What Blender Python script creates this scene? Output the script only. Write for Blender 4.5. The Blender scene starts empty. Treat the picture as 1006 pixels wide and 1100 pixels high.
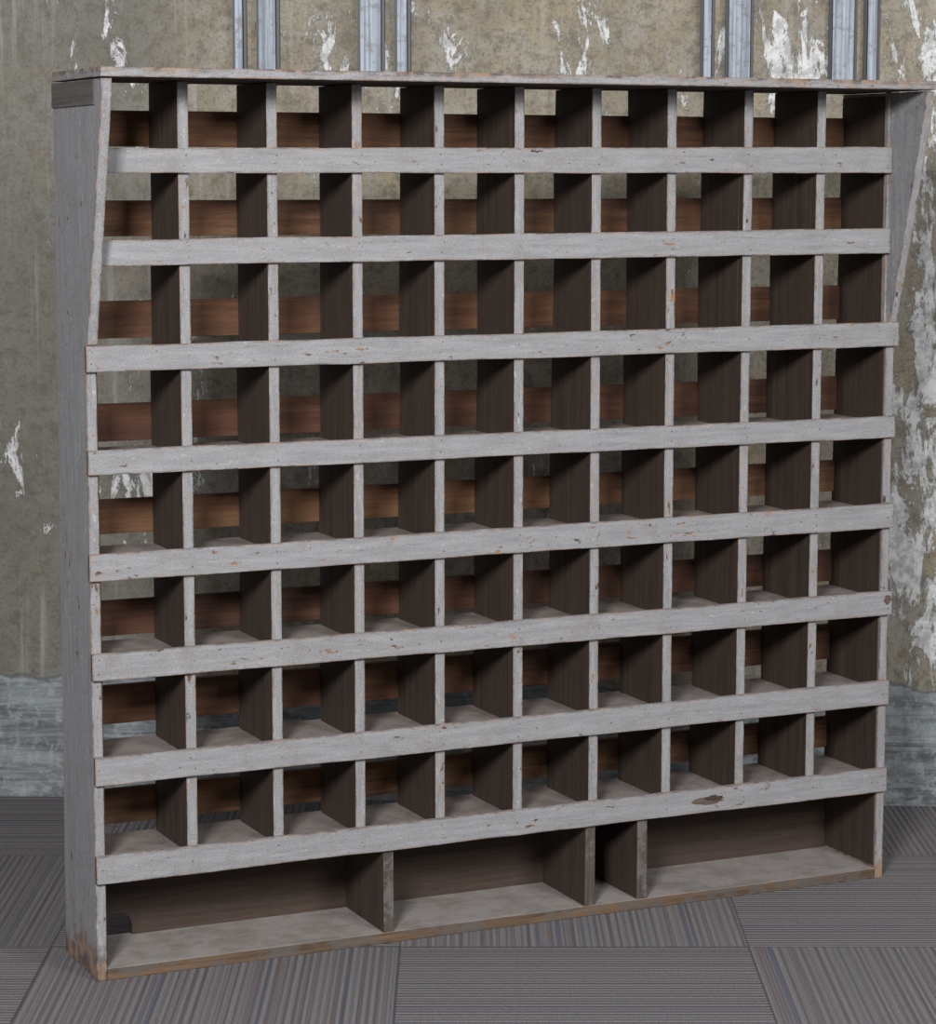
import bpy, bmesh, math, random
from mathutils import Vector, Matrix
random.seed(7)
sc=bpy.context.scene
try:
    sc.view_settings.view_transform='Standard'
except Exception: pass

# ---------------------------------------------------------------- node helpers
def new_mat(name):
    m=bpy.data.materials.new(name); m.use_nodes=True
    nt=m.node_tree; nt.nodes.clear()
    out=nt.nodes.new('ShaderNodeOutputMaterial'); b=nt.nodes.new('ShaderNodeBsdfPrincipled')
    nt.links.new(b.outputs[0],out.inputs[0])
    return m,nt,b
class N:
    def __init__(s,nt): s.nt=nt
    def n(s,t): return s.nt.nodes.new(t)
    def setin(s,sock,v):
        if hasattr(v,'is_output') or isinstance(v,bpy.types.NodeSocket): s.nt.links.new(v,sock)
        else: sock.default_value=v
    def coord(s): return s.n('ShaderNodeTexCoord').outputs['Object']
    def mapping(s,v,scale=(1,1,1),loc=(0,0,0),rot=(0,0,0)):
        m=s.n('ShaderNodeMapping'); s.setin(m.inputs['Vector'],v)
        m.inputs['Scale'].default_value=scale; m.inputs['Location'].default_value=loc; m.inputs['Rotation'].default_value=rot
        return m.outputs[0]
    def noise(s,v,scale,detail=4,rough=.55,dist=0,dim='3D'):
        t=s.n('ShaderNodeTexNoise'); t.noise_dimensions=dim
        if dim=='1D': s.setin(t.inputs['W'],v)
        else: s.setin(t.inputs['Vector'],v)
        t.inputs['Scale'].default_value=scale; t.inputs['Detail'].default_value=detail
        t.inputs['Roughness'].default_value=rough; t.inputs['Distortion'].default_value=dist
        return t.outputs['Fac']
    def math(s,op,a,b=0.0,c=0.0,clamp=False):
        m=s.n('ShaderNodeMath'); m.operation=op; m.use_clamp=clamp
        s.setin(m.inputs[0],a); s.setin(m.inputs[1],b); s.setin(m.inputs[2],c)
        return m.outputs[0]
    def step(s,v,lo,hi,to0=0.0,to1=1.0):
        m=s.n('ShaderNodeMapRange'); m.interpolation_type='SMOOTHSTEP'
        s.setin(m.inputs[0],v); s.setin(m.inputs[1],lo); s.setin(m.inputs[2],hi)
        m.inputs[3].default_value=to0; m.inputs[4].default_value=to1
        return m.outputs[0]
    def mix(s,f,a,b,mode='MIX'):
        m=s.n('ShaderNodeMix'); m.data_type='RGBA'; m.blend_type=mode
        def c(x): return (x[0],x[1],x[2],1) if isinstance(x,tuple) else x
        s.setin(m.inputs[0],f); s.setin(m.inputs[6],c(a)); s.setin(m.inputs[7],c(b))
        return m.outputs[2]
    def sep(s,v):
        m=s.n('ShaderNodeSeparateXYZ'); s.setin(m.inputs[0],v); return m.outputs
    def comb(s,x,y,z):
        m=s.n('ShaderNodeCombineXYZ')
        for i,a in enumerate((x,y,z)): s.setin(m.inputs[i],a)
        return m.outputs[0]
    def bump(s,h,strength,dist=.01):
        m=s.n('ShaderNodeBump'); s.setin(m.inputs['Height'],h)
        m.inputs['Strength'].default_value=strength; m.inputs['Distance'].default_value=dist
        return m.outputs[0]
    def edge(s,radius):
        bv=s.n('ShaderNodeBevel'); bv.samples=4; bv.inputs['Radius'].default_value=radius
        g=s.n('ShaderNodeNewGeometry')
        d=s.n('ShaderNodeVectorMath'); d.operation='DOT_PRODUCT'
        s.nt.links.new(bv.outputs[0],d.inputs[0]); s.nt.links.new(g.outputs['Normal'],d.inputs[1])
        return s.math('SUBTRACT',1.0,d.outputs['Value'])

def grain_scale(axis,a=3,b=60):
    return tuple(a if i==axis else b for i in range(3))

def paint_mat(name,axis,base,wear=.5,edgewear=True,brown=(.135,.075,.038)):
    m,nt,b=new_mat(name); k=N(nt); co=k.coord()
    g=k.noise(k.mapping(co,grain_scale(axis,7,80)),1,5,.7)
    mot=k.noise(co,13,7,.7)
    fine=k.noise(co,260,3,.8)
    lo=tuple(x*.68 for x in base); hi=tuple(min(1,x*1.2) for x in base)
    col=k.mix(k.step(g,.3,.7,.1,.9),lo,hi)
    col=k.mix(k.step(mot,.35,.65,0,.55),col,tuple(x*y for x,y in zip(base,(1.06,1.03,1.0))))
    col=k.mix(k.step(mot,.50,.68,0,.6),col,tuple(x*y for x,y in zip(base,(.70,.67,.64))))
    col=k.mix(k.step(fine,.50,.68,0,.55),col,tuple(x*.45 for x in base))
    col=k.mix(k.step(fine,.46,.30,0,.45),col,tuple(min(1,x*1.6) for x in base))
    speck=k.noise(co,75,3,.7)
    big=k.noise(co,4.2,2,.5)
    bsh=k.math('MULTIPLY',k.math('SUBTRACT',big,.5),.35)
    chip=k.noise(k.mapping(co,grain_scale(axis,25,70)),1,4,.6)
    cm=k.step(k.math('ADD',chip,bsh),.71-.08*wear,.75-.08*wear)
    cm=k.math('MAXIMUM',cm,k.step(k.math('ADD',speck,k.math('MULTIPLY',bsh,.6)),.685-.03*wear,.73-.03*wear,0,.85))
    scr=k.noise(k.mapping(co,grain_scale(axis,9,260),(1,2,3)),1,2,.5)
    cm=k.math('MAXIMUM',cm,k.math('MULTIPLY',k.step(scr,.72,.77),.55))
    pale=k.noise(k.mapping(co,grain_scale(axis,50,110),(5,3,1)),1,3,.6)
    col=k.mix(k.step(pale,.64,.72,0,.5),col,(.44,.43,.42))
    if edgewear:
        e=k.edge(.006)
        en=k.noise(k.mapping(co,grain_scale(axis,14,50),(2,7,4)),1,5,.75)
        em=k.math('MULTIPLY',k.step(e,.004,.05),k.step(en,.44-.05*wear,.54-.05*wear))
        cm=k.math('MAXIMUM',cm,em)
    bc=k.mix(k.step(k.noise(co,30,3,.6),.4,.6),tuple(x*.35 for x in brown),tuple(min(1,x*1.9) for x in brown))
    Z=k.sep(co)[2]
    ft=k.math('MULTIPLY',k.step(Z,.16,.0),k.step(k.math('ADD',mot,k.math('MULTIPLY',k.step(Z,.12,0),.18)),.53,.60))
    cm=k.math('MAXIMUM',cm,k.math('MULTIPLY',ft,.8))
    tp=k.math('MULTIPLY',k.step(Z,1.832,1.842),k.step(k.noise(k.mapping(co,grain_scale(axis,9,60),(9,9,9)),1,4,.7),.46,.54))
    cm=k.math('MAXIMUM',cm,k.math('MULTIPLY',tp,.7))
    col=k.mix(cm,col,bc)
    nt.links.new(col,b.inputs['Base Color']); b.inputs['Roughness'].default_value=.68
    h=k.math('SUBTRACT',k.math('ADD',k.math('MULTIPLY',g,.4),k.math('MULTIPLY',fine,.3)),k.math('MULTIPLY',cm,.5))
    nt.links.new(k.bump(h,.35,.003),b.inputs['Normal'])
    return m

def wood_mat(name,axis,c0,c1,rough=.8,dust=None,paint=None,vary=False):
    m,nt,b=new_mat(name); k=N(nt); co=k.coord()
    g=k.noise(k.mapping(co,grain_scale(axis,3,70)),1,7,.7,.4)
    mot=k.noise(co,7,4,.6)
    fine=k.noise(k.mapping(co,grain_scale(axis,30,400)),1,3,.7)
    col=k.mix(k.step(g,.3,.7),c0,c1)
    col=k.mix(k.step(fine,.4,.75,0,.5),col,tuple(x*.45 for x in c0))
    col=k.mix(k.step(mot,.35,.7,0,.5),col,tuple(x*.7 for x in c1))
    if vary:
        Z=k.sep(co)[2]
        band=k.noise(k.math('MULTIPLY',Z,5.1),1,0,0,0,'1D')
        big=k.noise(k.mapping(co,(1.6,1,6)),1,3,.6)
        hv=k.n('ShaderNodeHueSaturation'); k.setin(hv.inputs['Color'],col)
        k.setin(hv.inputs['Value'],k.math('MULTIPLY',k.step(big,.3,.7,.62,1.12),k.step(band,.3,.7,.75,1.15)))
        k.setin(hv.inputs['Hue'],k.step(band,.3,.7,.492,.508))
        col=hv.outputs[0]
    if dust:
        d=k.noise(co,14,5,.65)
        col=k.mix(k.step(d,.35,.6,.35,.95),col,dust)
        d2=k.noise(co,180,3,.7)
        col=k.mix(k.step(d2,.5,.7,0,.45),col,tuple(x*.45 for x in dust))
    if paint:
        d=k.noise(co,22,6,.75)
        col=k.mix(k.step(d,.46,.56,0,.8),col,paint)
    nt.links.new(col,b.inputs['Base Color']); b.inputs['Roughness'].default_value=rough
    nt.links.new(k.bump(k.math('ADD',g,k.math('MULTIPLY',fine,.4)),.4,.003),b.inputs['Normal'])
    return m

GREY=(.240,.240,.252)
M_px=paint_mat('grey_paint_horizontal',0,GREY,.7)
M_pz=paint_mat('grey_paint_vertical',2,(.235,.234,.244),.8)
M_side=paint_mat('grey_paint_side',2,(.232,.236,.252),.55)
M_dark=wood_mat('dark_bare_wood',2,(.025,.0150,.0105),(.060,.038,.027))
M_slat=wood_mat('reddish_slat_wood',0,(.085,.034,.019),(.205,.094,.047),vary=True)
M_shelf=wood_mat('dusty_shelf_wood',0,(.10,.078,.065),(.17,.14,.12),dust=(.25,.215,.202))
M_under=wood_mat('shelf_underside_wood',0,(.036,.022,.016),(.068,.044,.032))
M_edge=wood_mat('worn_edge_wood',0,(.040,.029,.022),(.17,.098,.048),paint=(.085,.075,.068))
M_pedge=wood_mat('grimy_partition_edge',2,(.040,.030,.025),(.10,.075,.058),paint=(.12,.11,.105))
M_base=wood_mat('dusty_base_board',0,(.15,.13,.115),(.24,.21,.195),dust=(.30,.272,.262))
M_greywood=wood_mat('weathered_grey_wood',1,(.060,.050,.047),(.12,.105,.098))
m,nt,b=new_mat('dull_nail'); b.inputs['Base Color'].default_value=(.10,.085,.08,1); b.inputs['Roughness'].default_value=.6; M_nail=m
MATS=[M_px,M_pz,M_side,M_dark,M_slat,M_shelf,M_under,M_edge,M_pedge,M_base,M_greywood,M_nail]
IDX={m.name:i for i,m in enumerate(MATS)}
def I(m): return IDX[m.name]

# ---------------------------------------------------------------- mesh helpers
root=bpy.data.objects.new('pigeonhole_cabinet',None); sc.collection.objects.link(root)
def finish(name,bm,bevel=.0012,parent=root):
    me=bpy.data.meshes.new(name); bm.normal_update(); bm.to_mesh(me); bm.free()
    for mm in MATS: me.materials.append(mm)
    o=bpy.data.objects.new(name,me); sc.collection.objects.link(o); o.parent=parent
    if bevel:
        bv=o.modifiers.new('b','BEVEL'); bv.width=bevel; bv.segments=2; bv.limit_method='ANGLE'
    return o
def hexa(bm,P,mats,j=0.0):
    vs=[bm.verts.new(Vector(p)+Vector([random.uniform(-j,j) for _ in range(3)])) for p in P]
    F={'bottom':(0,3,2,1),'top':(4,5,6,7),'front':(0,1,5,4),'back':(2,3,7,6),'left':(3,0,4,7),'right':(1,2,6,5)}
    for kx,f in F.items():
        fc=bm.faces.new([vs[i] for i in f]); fc.material_index=I(mats.get(kx,mats['all']))
def box(bm,x0,x1,y0,y1,z0,z1,mats,j=0.0):
    hexa(bm,[(x0,y0,z0),(x1,y0,z0),(x1,y1,z0),(x0,y1,z0),(x0,y0,z1),(x1,y0,z1),(x1,y1,z1),(x0,y1,z1)],mats,j)

# ---------------------------------------------------------------- dimensions
XL,XR=-.006,1.907; T=.021; FY=.012; FL=.126; ZT=1.847
def D(z): return .243-.032*z/1.84
Ztop=[1.69736,1.5164,1.30535,1.09408,.88739,.68397,.47121,.26489]
Zbot=[1.64443,1.46271,1.25198,1.0442,.83196,.628,.41363,.20764]
rL=[(-2.2,0),(-1.8,-.5),(-.7,.2),(1.2,.9),(-.5,-.1),(-.1,.2),(-.9,-1.1),(-.2,-.8)]
rR=[(2.8,.1),(2.1,.6),(.8,-.2),(-1.3,-1.1),(.6,.1),(.1,-.3),(1.1,1.1),(.2,.9)]
XD=[.20305,.39308,.57938,.76486,.9503,1.13686,1.32115,1.51174,1.70061]
ends=[(XL+T+.001,XR-T-.001),(XL+T-.006,XR-T-.001),(XL-.003,XR+.006),(XL-.003,XR+.001),(XL-.004,XR+.002),(XL-.002,XR+.003),(XL,XR),(XL-.001,XR-.001)]

def side(name,x0,x1):
    bm=bmesh.new()
    prof=[(FY,0),(D(0),0),(D(ZT),ZT-.022),(-FL,ZT-.022),(-FL+.004,ZT-.06),(FY-.012,1.307),(FY,1.300)]
    va=[bm.verts.new((x0,y,z)) for y,z in prof]; vb=[bm.verts.new((x1,y,z)) for y,z in prof]
    n=len(prof)
    fa=bm.faces.new(va); fb=bm.faces.new(vb[::-1])
    fa.material_index=I(M_side); fb.material_index=I(M_side)
    for i in range(n):
        q=bm.faces.new([va[(i+1)%n],va[i],vb[i],vb[(i+1)%n]]); q.material_index=I(M_pz)
    bmesh.ops.recalc_face_normals(bm,faces=bm.faces)
    return finish(name,bm)
side('side_panel_left',XL,XL+T)
side('side_panel_right',XR-T,XR)
bm=bmesh.new()
for x0,x1 in ((XL+T,XL+T+.003),(XR-T-.003,XR-T)):
    z0,z1=.03,ZT-.03
    hexa(bm,[(x0,FY+.006,z0),(x1,FY+.006,z0),(x1,D(z0)-.004,z0),(x0,D(z0)-.004,z0),(x0,FY+.006,z1),(x1,FY+.006,z1),(x1,D(z1)-.004,z1),(x0,D(z1)-.004,z1)],{'all':M_dark})
box(bm,XR-T-.008,XR-T,FY,FY+.012,1.25,ZT-.021,{'all':M_pz})
finish('side_lining',bm,0)

bm=bmesh.new()
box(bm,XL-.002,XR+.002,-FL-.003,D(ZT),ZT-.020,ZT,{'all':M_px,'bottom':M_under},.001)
finish('top_board',bm,.002)
bm=bmesh.new()
box(bm,XL-.003,XL+.002,-.08,D(ZT)+.002,ZT-.072,ZT-.024,{'all':M_greywood},.001)
finish('end_batten',bm,.001)

# dividers
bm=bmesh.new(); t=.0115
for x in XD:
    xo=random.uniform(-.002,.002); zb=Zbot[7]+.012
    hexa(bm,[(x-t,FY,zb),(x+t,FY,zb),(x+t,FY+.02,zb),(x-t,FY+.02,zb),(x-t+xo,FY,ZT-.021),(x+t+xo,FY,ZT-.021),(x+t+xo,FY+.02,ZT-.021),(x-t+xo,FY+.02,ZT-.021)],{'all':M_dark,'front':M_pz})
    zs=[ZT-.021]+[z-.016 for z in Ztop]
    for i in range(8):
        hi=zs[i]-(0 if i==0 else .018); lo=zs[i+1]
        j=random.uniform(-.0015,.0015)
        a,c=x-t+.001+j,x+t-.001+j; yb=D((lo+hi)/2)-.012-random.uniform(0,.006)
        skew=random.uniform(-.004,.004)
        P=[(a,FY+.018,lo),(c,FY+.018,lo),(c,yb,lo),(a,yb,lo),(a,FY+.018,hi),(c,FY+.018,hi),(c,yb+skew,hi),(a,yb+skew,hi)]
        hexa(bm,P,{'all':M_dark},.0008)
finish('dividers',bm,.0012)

# shelves
bm=bmesh.new()
for i,z in enumerate(Ztop):
    zt=z-.016
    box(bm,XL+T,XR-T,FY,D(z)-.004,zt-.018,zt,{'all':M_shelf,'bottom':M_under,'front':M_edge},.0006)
finish('shelves',bm,.001)

# front strips
bm=bmesh.new()
for i in range(8):
    a,c=ends[i]
    lt=Ztop[i]+rL[i][0]/528; lb=Zbot[i]+rL[i][1]/528
    rt=Ztop[i]+rR[i][0]/450; rb=Zbot[i]+rR[i][1]/450
    n=24
    rows=[]
    for q in range(n+1):
        s=q/n; x=a+(c-a)*s
        zt=lt+(rt-lt)*s+random.uniform(-.0010,.0010); zb=lb+(rb-lb)*s+random.uniform(-.0010,.0010)
        rows.append([bm.verts.new(p) for p in ((x,0,zb),(x,0,zt),(x,FY,zt),(x,FY,zb))])
    for q in range(n):
        A,B=rows[q],rows[q+1]
        for e in range(4):
            f=bm.faces.new([A[e],B[e],B[(e+1)%4],A[(e+1)%4]]); f.material_index=I(M_px)
    for r in (rows[0],rows[-1]):
        f=bm.faces.new(r); f.material_index=I(M_edge)
bmesh.ops.recalc_face_normals(bm,faces=bm.faces)
finish('front_strips',bm,.0012)

# nails
bm=bmesh.new()
for i in range(8):
    a,c=ends[i]
    for x in [a+.012]+XD+[c-.012]:
        for dz in ((.3,.72) if random.random()<.6 else (.5,)):
            z=(Zbot[i]+(Ztop[i]-Zbot[i])*dz)+random.uniform(-.004,.004)
            r=random.uniform(.001,.0019)
            mt=Matrix.Translation((x+random.uniform(-.006,.006),-.0002,z))@Matrix.Rotation(math.pi/2,4,'X')
            bmesh.ops.create_cone(bm,cap_ends=True,segments=10,radius1=r,radius2=r,depth=.001,matrix=mt)
for f in bm.faces: f.material_index=I(M_nail)
finish('nails',bm,0)

bm=bmesh.new()
def patch(cx,cz,w,h,y=-.0006,n=18,mat=M_edge):
    vs=[]
    for q in range(n):
        an=2*math.pi*q/n; r=random.uniform(.7,1.1)
        vs.append(bm.verts.new((cx+math.cos(an)*w*r,y,cz+math.sin(an)*h*r)))
    c0=bm.verts.new((cx,y-.0004,cz))
    for q in range(n):
        f=bm.faces.new([vs[q],vs[(q+1)%n],c0]); f.material_index=I(mat)
patch(1.425,.236,.043,.009); patch(1.437,.241,.026,.007,-.0012,14,M_dark)
patch(XR-.010,.664,.011,.011)
finish('splintered_patches',bm,0)

# slats across the back
bm=bmesh.new()
sl=[(1.735,.036),(1.551,.037),(1.343,.039),(1.129,.039),(.932,.037),(.716,.037),(.530,.042),(.309,.038)]
for z,h in sl:
    d=D(z); box(bm,XL+.004,XR-.004,d-.012,d,z-h,z+h,{'all':M_slat},.0012)
finish('back_slats',bm,.001)

# base
bm=bmesh.new()
box(bm,XL+T,XR-T,FY-.002,D(0),0,.024,{'all':M_edge,'top':M_base},.001)
finish('base_board',bm,.0015)
bm=bmesh.new()
x0,x1,z0,z1=XL+T,XR-T,.024,.185
cx=.104; r=.032; y1=D(.1); y0=y1-.014
prof=[(x0,z0),(cx-r,z0)]
prof+=[(cx+r*math.cos(a),z0+.020+r*math.sin(a)) for a in [math.pi-math.pi*q/14 for q in range(15)]]
prof+=[(cx+r,z0),(x1,z0),(x1,z1),(x0,z1)]
va=[bm.verts.new((x,y0,z)) for x,z in prof]; vb=[bm.verts.new((x,y1,z)) for x,z in prof]
bm.faces.new(va); bm.faces.new(vb[::-1])
for q in range(len(prof)):
    bm.faces.new([va[(q+1)%len(prof)],va[q],vb[q],vb[(q+1)%len(prof)]])
bmesh.ops.recalc_face_normals(bm,faces=bm.faces)
for f in bm.faces: f.material_index=I(M_under)
finish('base_back_board',bm,0)
bm=bmesh.new()
for x in (.643,1.131,1.262):
    box(bm,x-.0125,x+.0125,FY,y0,.024,Ztop[7]-.036,{'all':M_dark,'front':M_pedge},.0012)
finish('base_partitions',bm,.0012)

# ---------------------------------------------------------------- floor (carpet tiles)
ang=math.radians(-24.7)
def floor_mat():
    m,nt,b=new_mat('carpet_tiles'); k=N(nt); co=k.coord(); X,Y,Z=k.sep(co)
    ts=.748
    u=k.math('DIVIDE',X,ts); v=k.math('DIVIDE',Y,ts)
    fu=k.math('FLOOR',u); fv=k.math('FLOOR',v)
    par=k.math('FLOORED_MODULO',k.math('ADD',fu,fv),2.0)
    s=k.math('ADD',k.math('MULTIPLY',X,k.math('SUBTRACT',1.0,par)),k.math('MULTIPLY',Y,par))
    off=k.math('ADD',k.math('MULTIPLY',fu,3.71),k.math('MULTIPLY',fv,7.13))
    s2=k.math('ADD',s,off)
    st=k.noise(s2,95,2,.6,0,'1D'); st2=k.noise(s2,42,2,.6,0,'1D')
    rib=k.math('SINE',k.math('MULTIPLY',s2,2*math.pi/.0165))
    fine=k.noise(co,260,3,.8); soft=k.noise(co,3,3,.5)
    col=k.mix(k.step(st,.38,.62),(.098,.090,.097),(.185,.175,.183))
    col=k.mix(k.step(rib,-.3,.8,0,.6),col,(.24,.228,.236))
    col=k.mix(k.step(st2,.62,.68,0,.5),col,(.125,.080,.083))
    col=k.mix(k.step(st2,.32,.38,.6,0),col,(.075,.085,.13))
    col=k.mix(k.step(fine,.42,.64,0,.75),col,(.065,.060,.066))
    col=k.mix(k.math('MULTIPLY',k.step(soft,.3,.7),.3),col,(.13,.124,.131))
    tv=k.n('ShaderNodeTexWhiteNoise'); tv.noise_dimensions='2D'; k.setin(tv.inputs['Vector'],k.comb(fu,fv,0.0))
    hv=k.n('ShaderNodeHueSaturation'); k.setin(hv.inputs['Color'],col)
    k.setin(hv.inputs['Value'],k.math('MULTIPLY_ADD',tv.outputs['Value'],.2,1.0))
    col=hv.outputs[0]
    eu=k.math('ABSOLUTE',k.math('SUBTRACT',k.math('FRACT',u),.5)); ev=k.math('ABSOLUTE',k.math('SUBTRACT',k.math('FRACT',v),.5))
    seam=k.step(k.math('MAXIMUM',eu,ev),.495,.4985)
    col=k.mix(k.math('MULTIPLY',seam,.55),col,(.035,.03,.033))
    nt.links.new(col,b.inputs['Base Color']); b.inputs['Roughness'].default_value=.95
    b.inputs['Specular IOR Level'].default_value=.15
    h=k.math('ADD',k.math('MULTIPLY',rib,.5),fine)
    nt.links.new(k.bump(h,.6,.004),b.inputs['Normal'])
    return m
O=Vector((.654,-.024,0))
wang=math.radians(-27.25); W0=Vector((.222,1.664,0)); wd=Vector((math.cos(wang),math.sin(wang),0)); wn=Vector((-wd.y,wd.x,0))
bm=bmesh.new()
Minv=(Matrix.Translation(O)@Matrix.Rotation(ang,4,'Z')).inverted()
cs=[W0-wd*4+wn*.05, W0+wd*6.5+wn*.05, W0+wd*6.5-wn*11, W0-wd*4-wn*11]
vs=[bm.verts.new(Minv@c) for c in cs]
f=bm.faces.new(vs[::-1]); bm.normal_update()
if f.normal.z<0: f.normal_flip()
me=bpy.data.meshes.new('floor'); bm.to_mesh(me); bm.free(); me.materials.append(floor_mat())
fl=bpy.data.objects.new('floor',me); fl.location=O; fl.rotation_euler=(0,0,ang); sc.collection.objects.link(fl)

# ---------------------------------------------------------------- wall
def wall_mat():
    m,nt,b=new_mat('weathered_peeling_plaster'); k=N(nt); co=k.coord(); X,Y,Z=k.sep(co)
    n1=k.noise(co,1.9,6,.62,.3); n2=k.noise(k.mapping(co,(9,1,2.2)),1,6,.65); n3=k.noise(co,26,6,.75); n4=k.noise(co,110,3,.75)
    n5=k.noise(co,7,7,.75,.5)
    warm=k.step(X,.3,.7)
    ca=k.mix(warm,(.135,.130,.112),(.225,.196,.145))
    cb=k.mix(warm,(.18,.168,.138),(.285,.240,.165))
    col=k.mix(k.step(n1,.38,.62),ca,cb)
    col=k.mix(k.step(n5,.42,.60,0,.7),col,k.mix(warm,(.175,.172,.160),(.30,.285,.25)))
    col=k.mix(k.step(n2,.44,.66,0,.6),col,(.165,.15,.125))
    col=k.mix(k.step(n3,.46,.64,0,.65),col,(.10,.088,.066))
    col=k.mix(k.step(n4,.49,.68,0,.6),col,(.075,.068,.054))
    stv=k.noise(k.mapping(co,(26,1,1.3)),1,4,.6)
    col=k.mix(k.step(stv,.56,.74,0,.5),col,(.36,.355,.34))
    fk=k.noise(k.mapping(co,(15,1,5.0),(3.3,0,1.2)),1,10,.80,.5)
    region=k.noise(k.mapping(co,(3.4,1,1.1),(8.1,0,4.4)),1,2,.5)
    right=k.step(X,2.2,2.42,0,.085)
    left=k.step(X,.35,.15,0,-.045)
    up=k.step(Z,1.6,1.95,0,.06)
    thr=k.math('ADD',k.math('ADD',k.math('ADD',k.math('ADD',fk,up),left),right),k.math('MULTIPLY',k.math('SUBTRACT',region,.5),.40))
    fl=k.step(thr,.615,.64)
    band=k.step(k.math('ADD',Z,k.math('MULTIPLY',k.math('SUBTRACT',k.noise(k.mapping(co,(5,1,5)),1,4,.6),.5),.14)),.30,.335)
    rim=k.math('SUBTRACT',k.step(thr,.59,.615),fl,0,True)
    col=k.mix(k.math('MULTIPLY',rim,.5),col,(.085,.075,.06))
    fcol=k.mix(k.step(n3,.42,.60),(.62,.63,.63),(.36,.365,.365))
    col=k.mix(fl,col,fcol)
    w=k.noise(k.mapping(co,(3,1,34)),1,5,.65,.6)
    bcol=k.mix(k.step(w,.36,.62),(.10,.112,.122),(.25,.28,.30))
    bcol=k.mix(k.step(n3,.48,.60,0,.6),bcol,(.34,.365,.375))
    bcol=k.mix(k.step(n5,.5,.62,0,.55),bcol,(.11,.11,.105))
    col=k.mix(band,bcol,col)
    line=k.math('SUBTRACT',1.0,k.step(k.math('ABSOLUTE',k.math('SUBTRACT',band,.5)),.0,.42))
    col=k.mix(k.math('MULTIPLY',line,.6),col,(.05,.05,.05))
    nt.links.new(col,b.inputs['Base Color']); b.inputs['Roughness'].default_value=.8
    h=k.math('ADD',k.math('ADD',k.math('MULTIPLY',n3,.5),k.math('MULTIPLY',fl,.35)),k.math('MULTIPLY',w,k.math('SUBTRACT',1.0,band)))
    nt.links.new(k.bump(h,.5,.012),b.inputs['Normal'])
    return m
bm=bmesh.new()
P=[(-4,0,0),(6.5,0,0),(6.5,.1,0),(-4,.1,0),(-4,0,3.4),(6.5,0,3.4),(6.5,.1,3.4),(-4,.1,3.4)]
vs=[bm.verts.new(p) for p in P]
for f in ((0,3,2,1),(4,5,6,7),(0,1,5,4),(2,3,7,6),(3,0,4,7),(1,2,6,5)): bm.faces.new([vs[i] for i in f])
me=bpy.data.meshes.new('wall_back'); bm.to_mesh(me); bm.free(); me.materials.append(wall_mat())
wl=bpy.data.objects.new('wall_back',me); wl.location=W0; wl.rotation_euler=(0,0,wang); sc.collection.objects.link(wl)

# galvanised channels fixed to the upper wall
m,nt,b=new_mat('galvanised_steel'); k=N(nt); co=k.coord()
g=k.noise(k.mapping(co,(90,60,2)),1,5,.6); s=k.noise(co,40,5,.75)
col=k.mix(k.step(g,.35,.65),(.13,.15,.185),(.33,.375,.44)); col=k.mix(k.step(s,.50,.66,0,.7),col,(.12,.115,.105))
nt.links.new(col,b.inputs['Base Color']); b.inputs['Roughness'].default_value=.55; b.inputs['Metallic'].default_value=.15; M_steel=m
m,nt,b=new_mat('dark_steel_and_gap_shade'); b.inputs['Base Color'].default_value=(.04,.045,.055,1); b.inputs['Roughness'].default_value=.5; M_dsteel_gap=m  # dark flange steel, also the painted shade of the gaps beside the channels
def channel(i,x0,x1):
    bm=bmesh.new(); tk=.0035; dp=.032; zt=3.38; zb=1.87
    def bx(a,c,y0,y1,mi):
        P=[(a,y0,zb),(c,y0,zb),(c,y1,zb),(a,y1,zb),(a,y0,zt),(c,y0,zt),(c,y1,zt),(a,y1,zt)]
        vs=[bm.verts.new(p) for p in P]
        for f in ((0,3,2,1),(4,5,6,7),(0,1,5,4),(2,3,7,6),(3,0,4,7),(1,2,6,5)):
            q=bm.faces.new([vs[j] for j in f]); q.material_index=mi
    bx(x0,x1,-dp,-dp+tk,0); bx(x0,x0+tk,-dp+tk,0,1); bx(x1-tk,x1,-dp+tk,0,1)
    bx(x0-.0085,x0-.0005,-.014,0,1); bx(x1+.0005,x1+.0085,-.014,0,1)  # dark strips standing in for shaded gaps on both sides, not steel parts
    me=bpy.data.meshes.new('trim_%d'%i); bm.to_mesh(me); bm.free(); me.materials.append(M_steel); me.materials.append(M_dsteel_gap)
    o=bpy.data.objects.new('trim_%d'%i,me); o.location=W0; o.rotation_euler=(0,0,wang); sc.collection.objects.link(o)
for i,(a,c) in enumerate([(.655,.674),(.716,.758),(.974,1.026),(1.068,1.092),(1.842,1.860),(1.905,1.958),(2.165,2.218),(2.253,2.276)]): channel(i+1,a,c)

# ---------------------------------------------------------------- lights
w=bpy.data.worlds.new('world'); sc.world=w; w.use_nodes=True
w.node_tree.nodes['Background'].inputs[0].default_value=(.95,.97,1,1); w.node_tree.nodes['Background'].inputs[1].default_value=.25
def area(name,loc,tgt,size,power,col=(1,1,1)):
    l=bpy.data.lights.new(name,'AREA'); l.size=size; l.energy=power; l.color=col
    o=bpy.data.objects.new(name,l); o.location=loc; o.rotation_euler=(Vector(tgt)-Vector(loc)).to_track_quat('-Z','Y').to_euler(); sc.collection.objects.link(o)
area('softbox_light',(-2.6,-4.8,3.4),(.9,.2,.9),1.0,420,(1,.99,.975))
area('fill_light',(2.2,-5.5,3.0),(1.0,0,.8),1.4,190,(1,.99,.98))

# ---------------------------------------------------------------- camera
cam=bpy.data.cameras.new('camera'); cam.sensor_fit='HORIZONTAL'; cam.sensor_width=36; cam.lens=2787.57*36/1006
co=bpy.data.objects.new('camera',cam); co.location=(-1.47623,-4.98152,1.649); co.rotation_euler=(1.44013,-.00054,-.43271)
sc.collection.objects.link(co); sc.camera=co
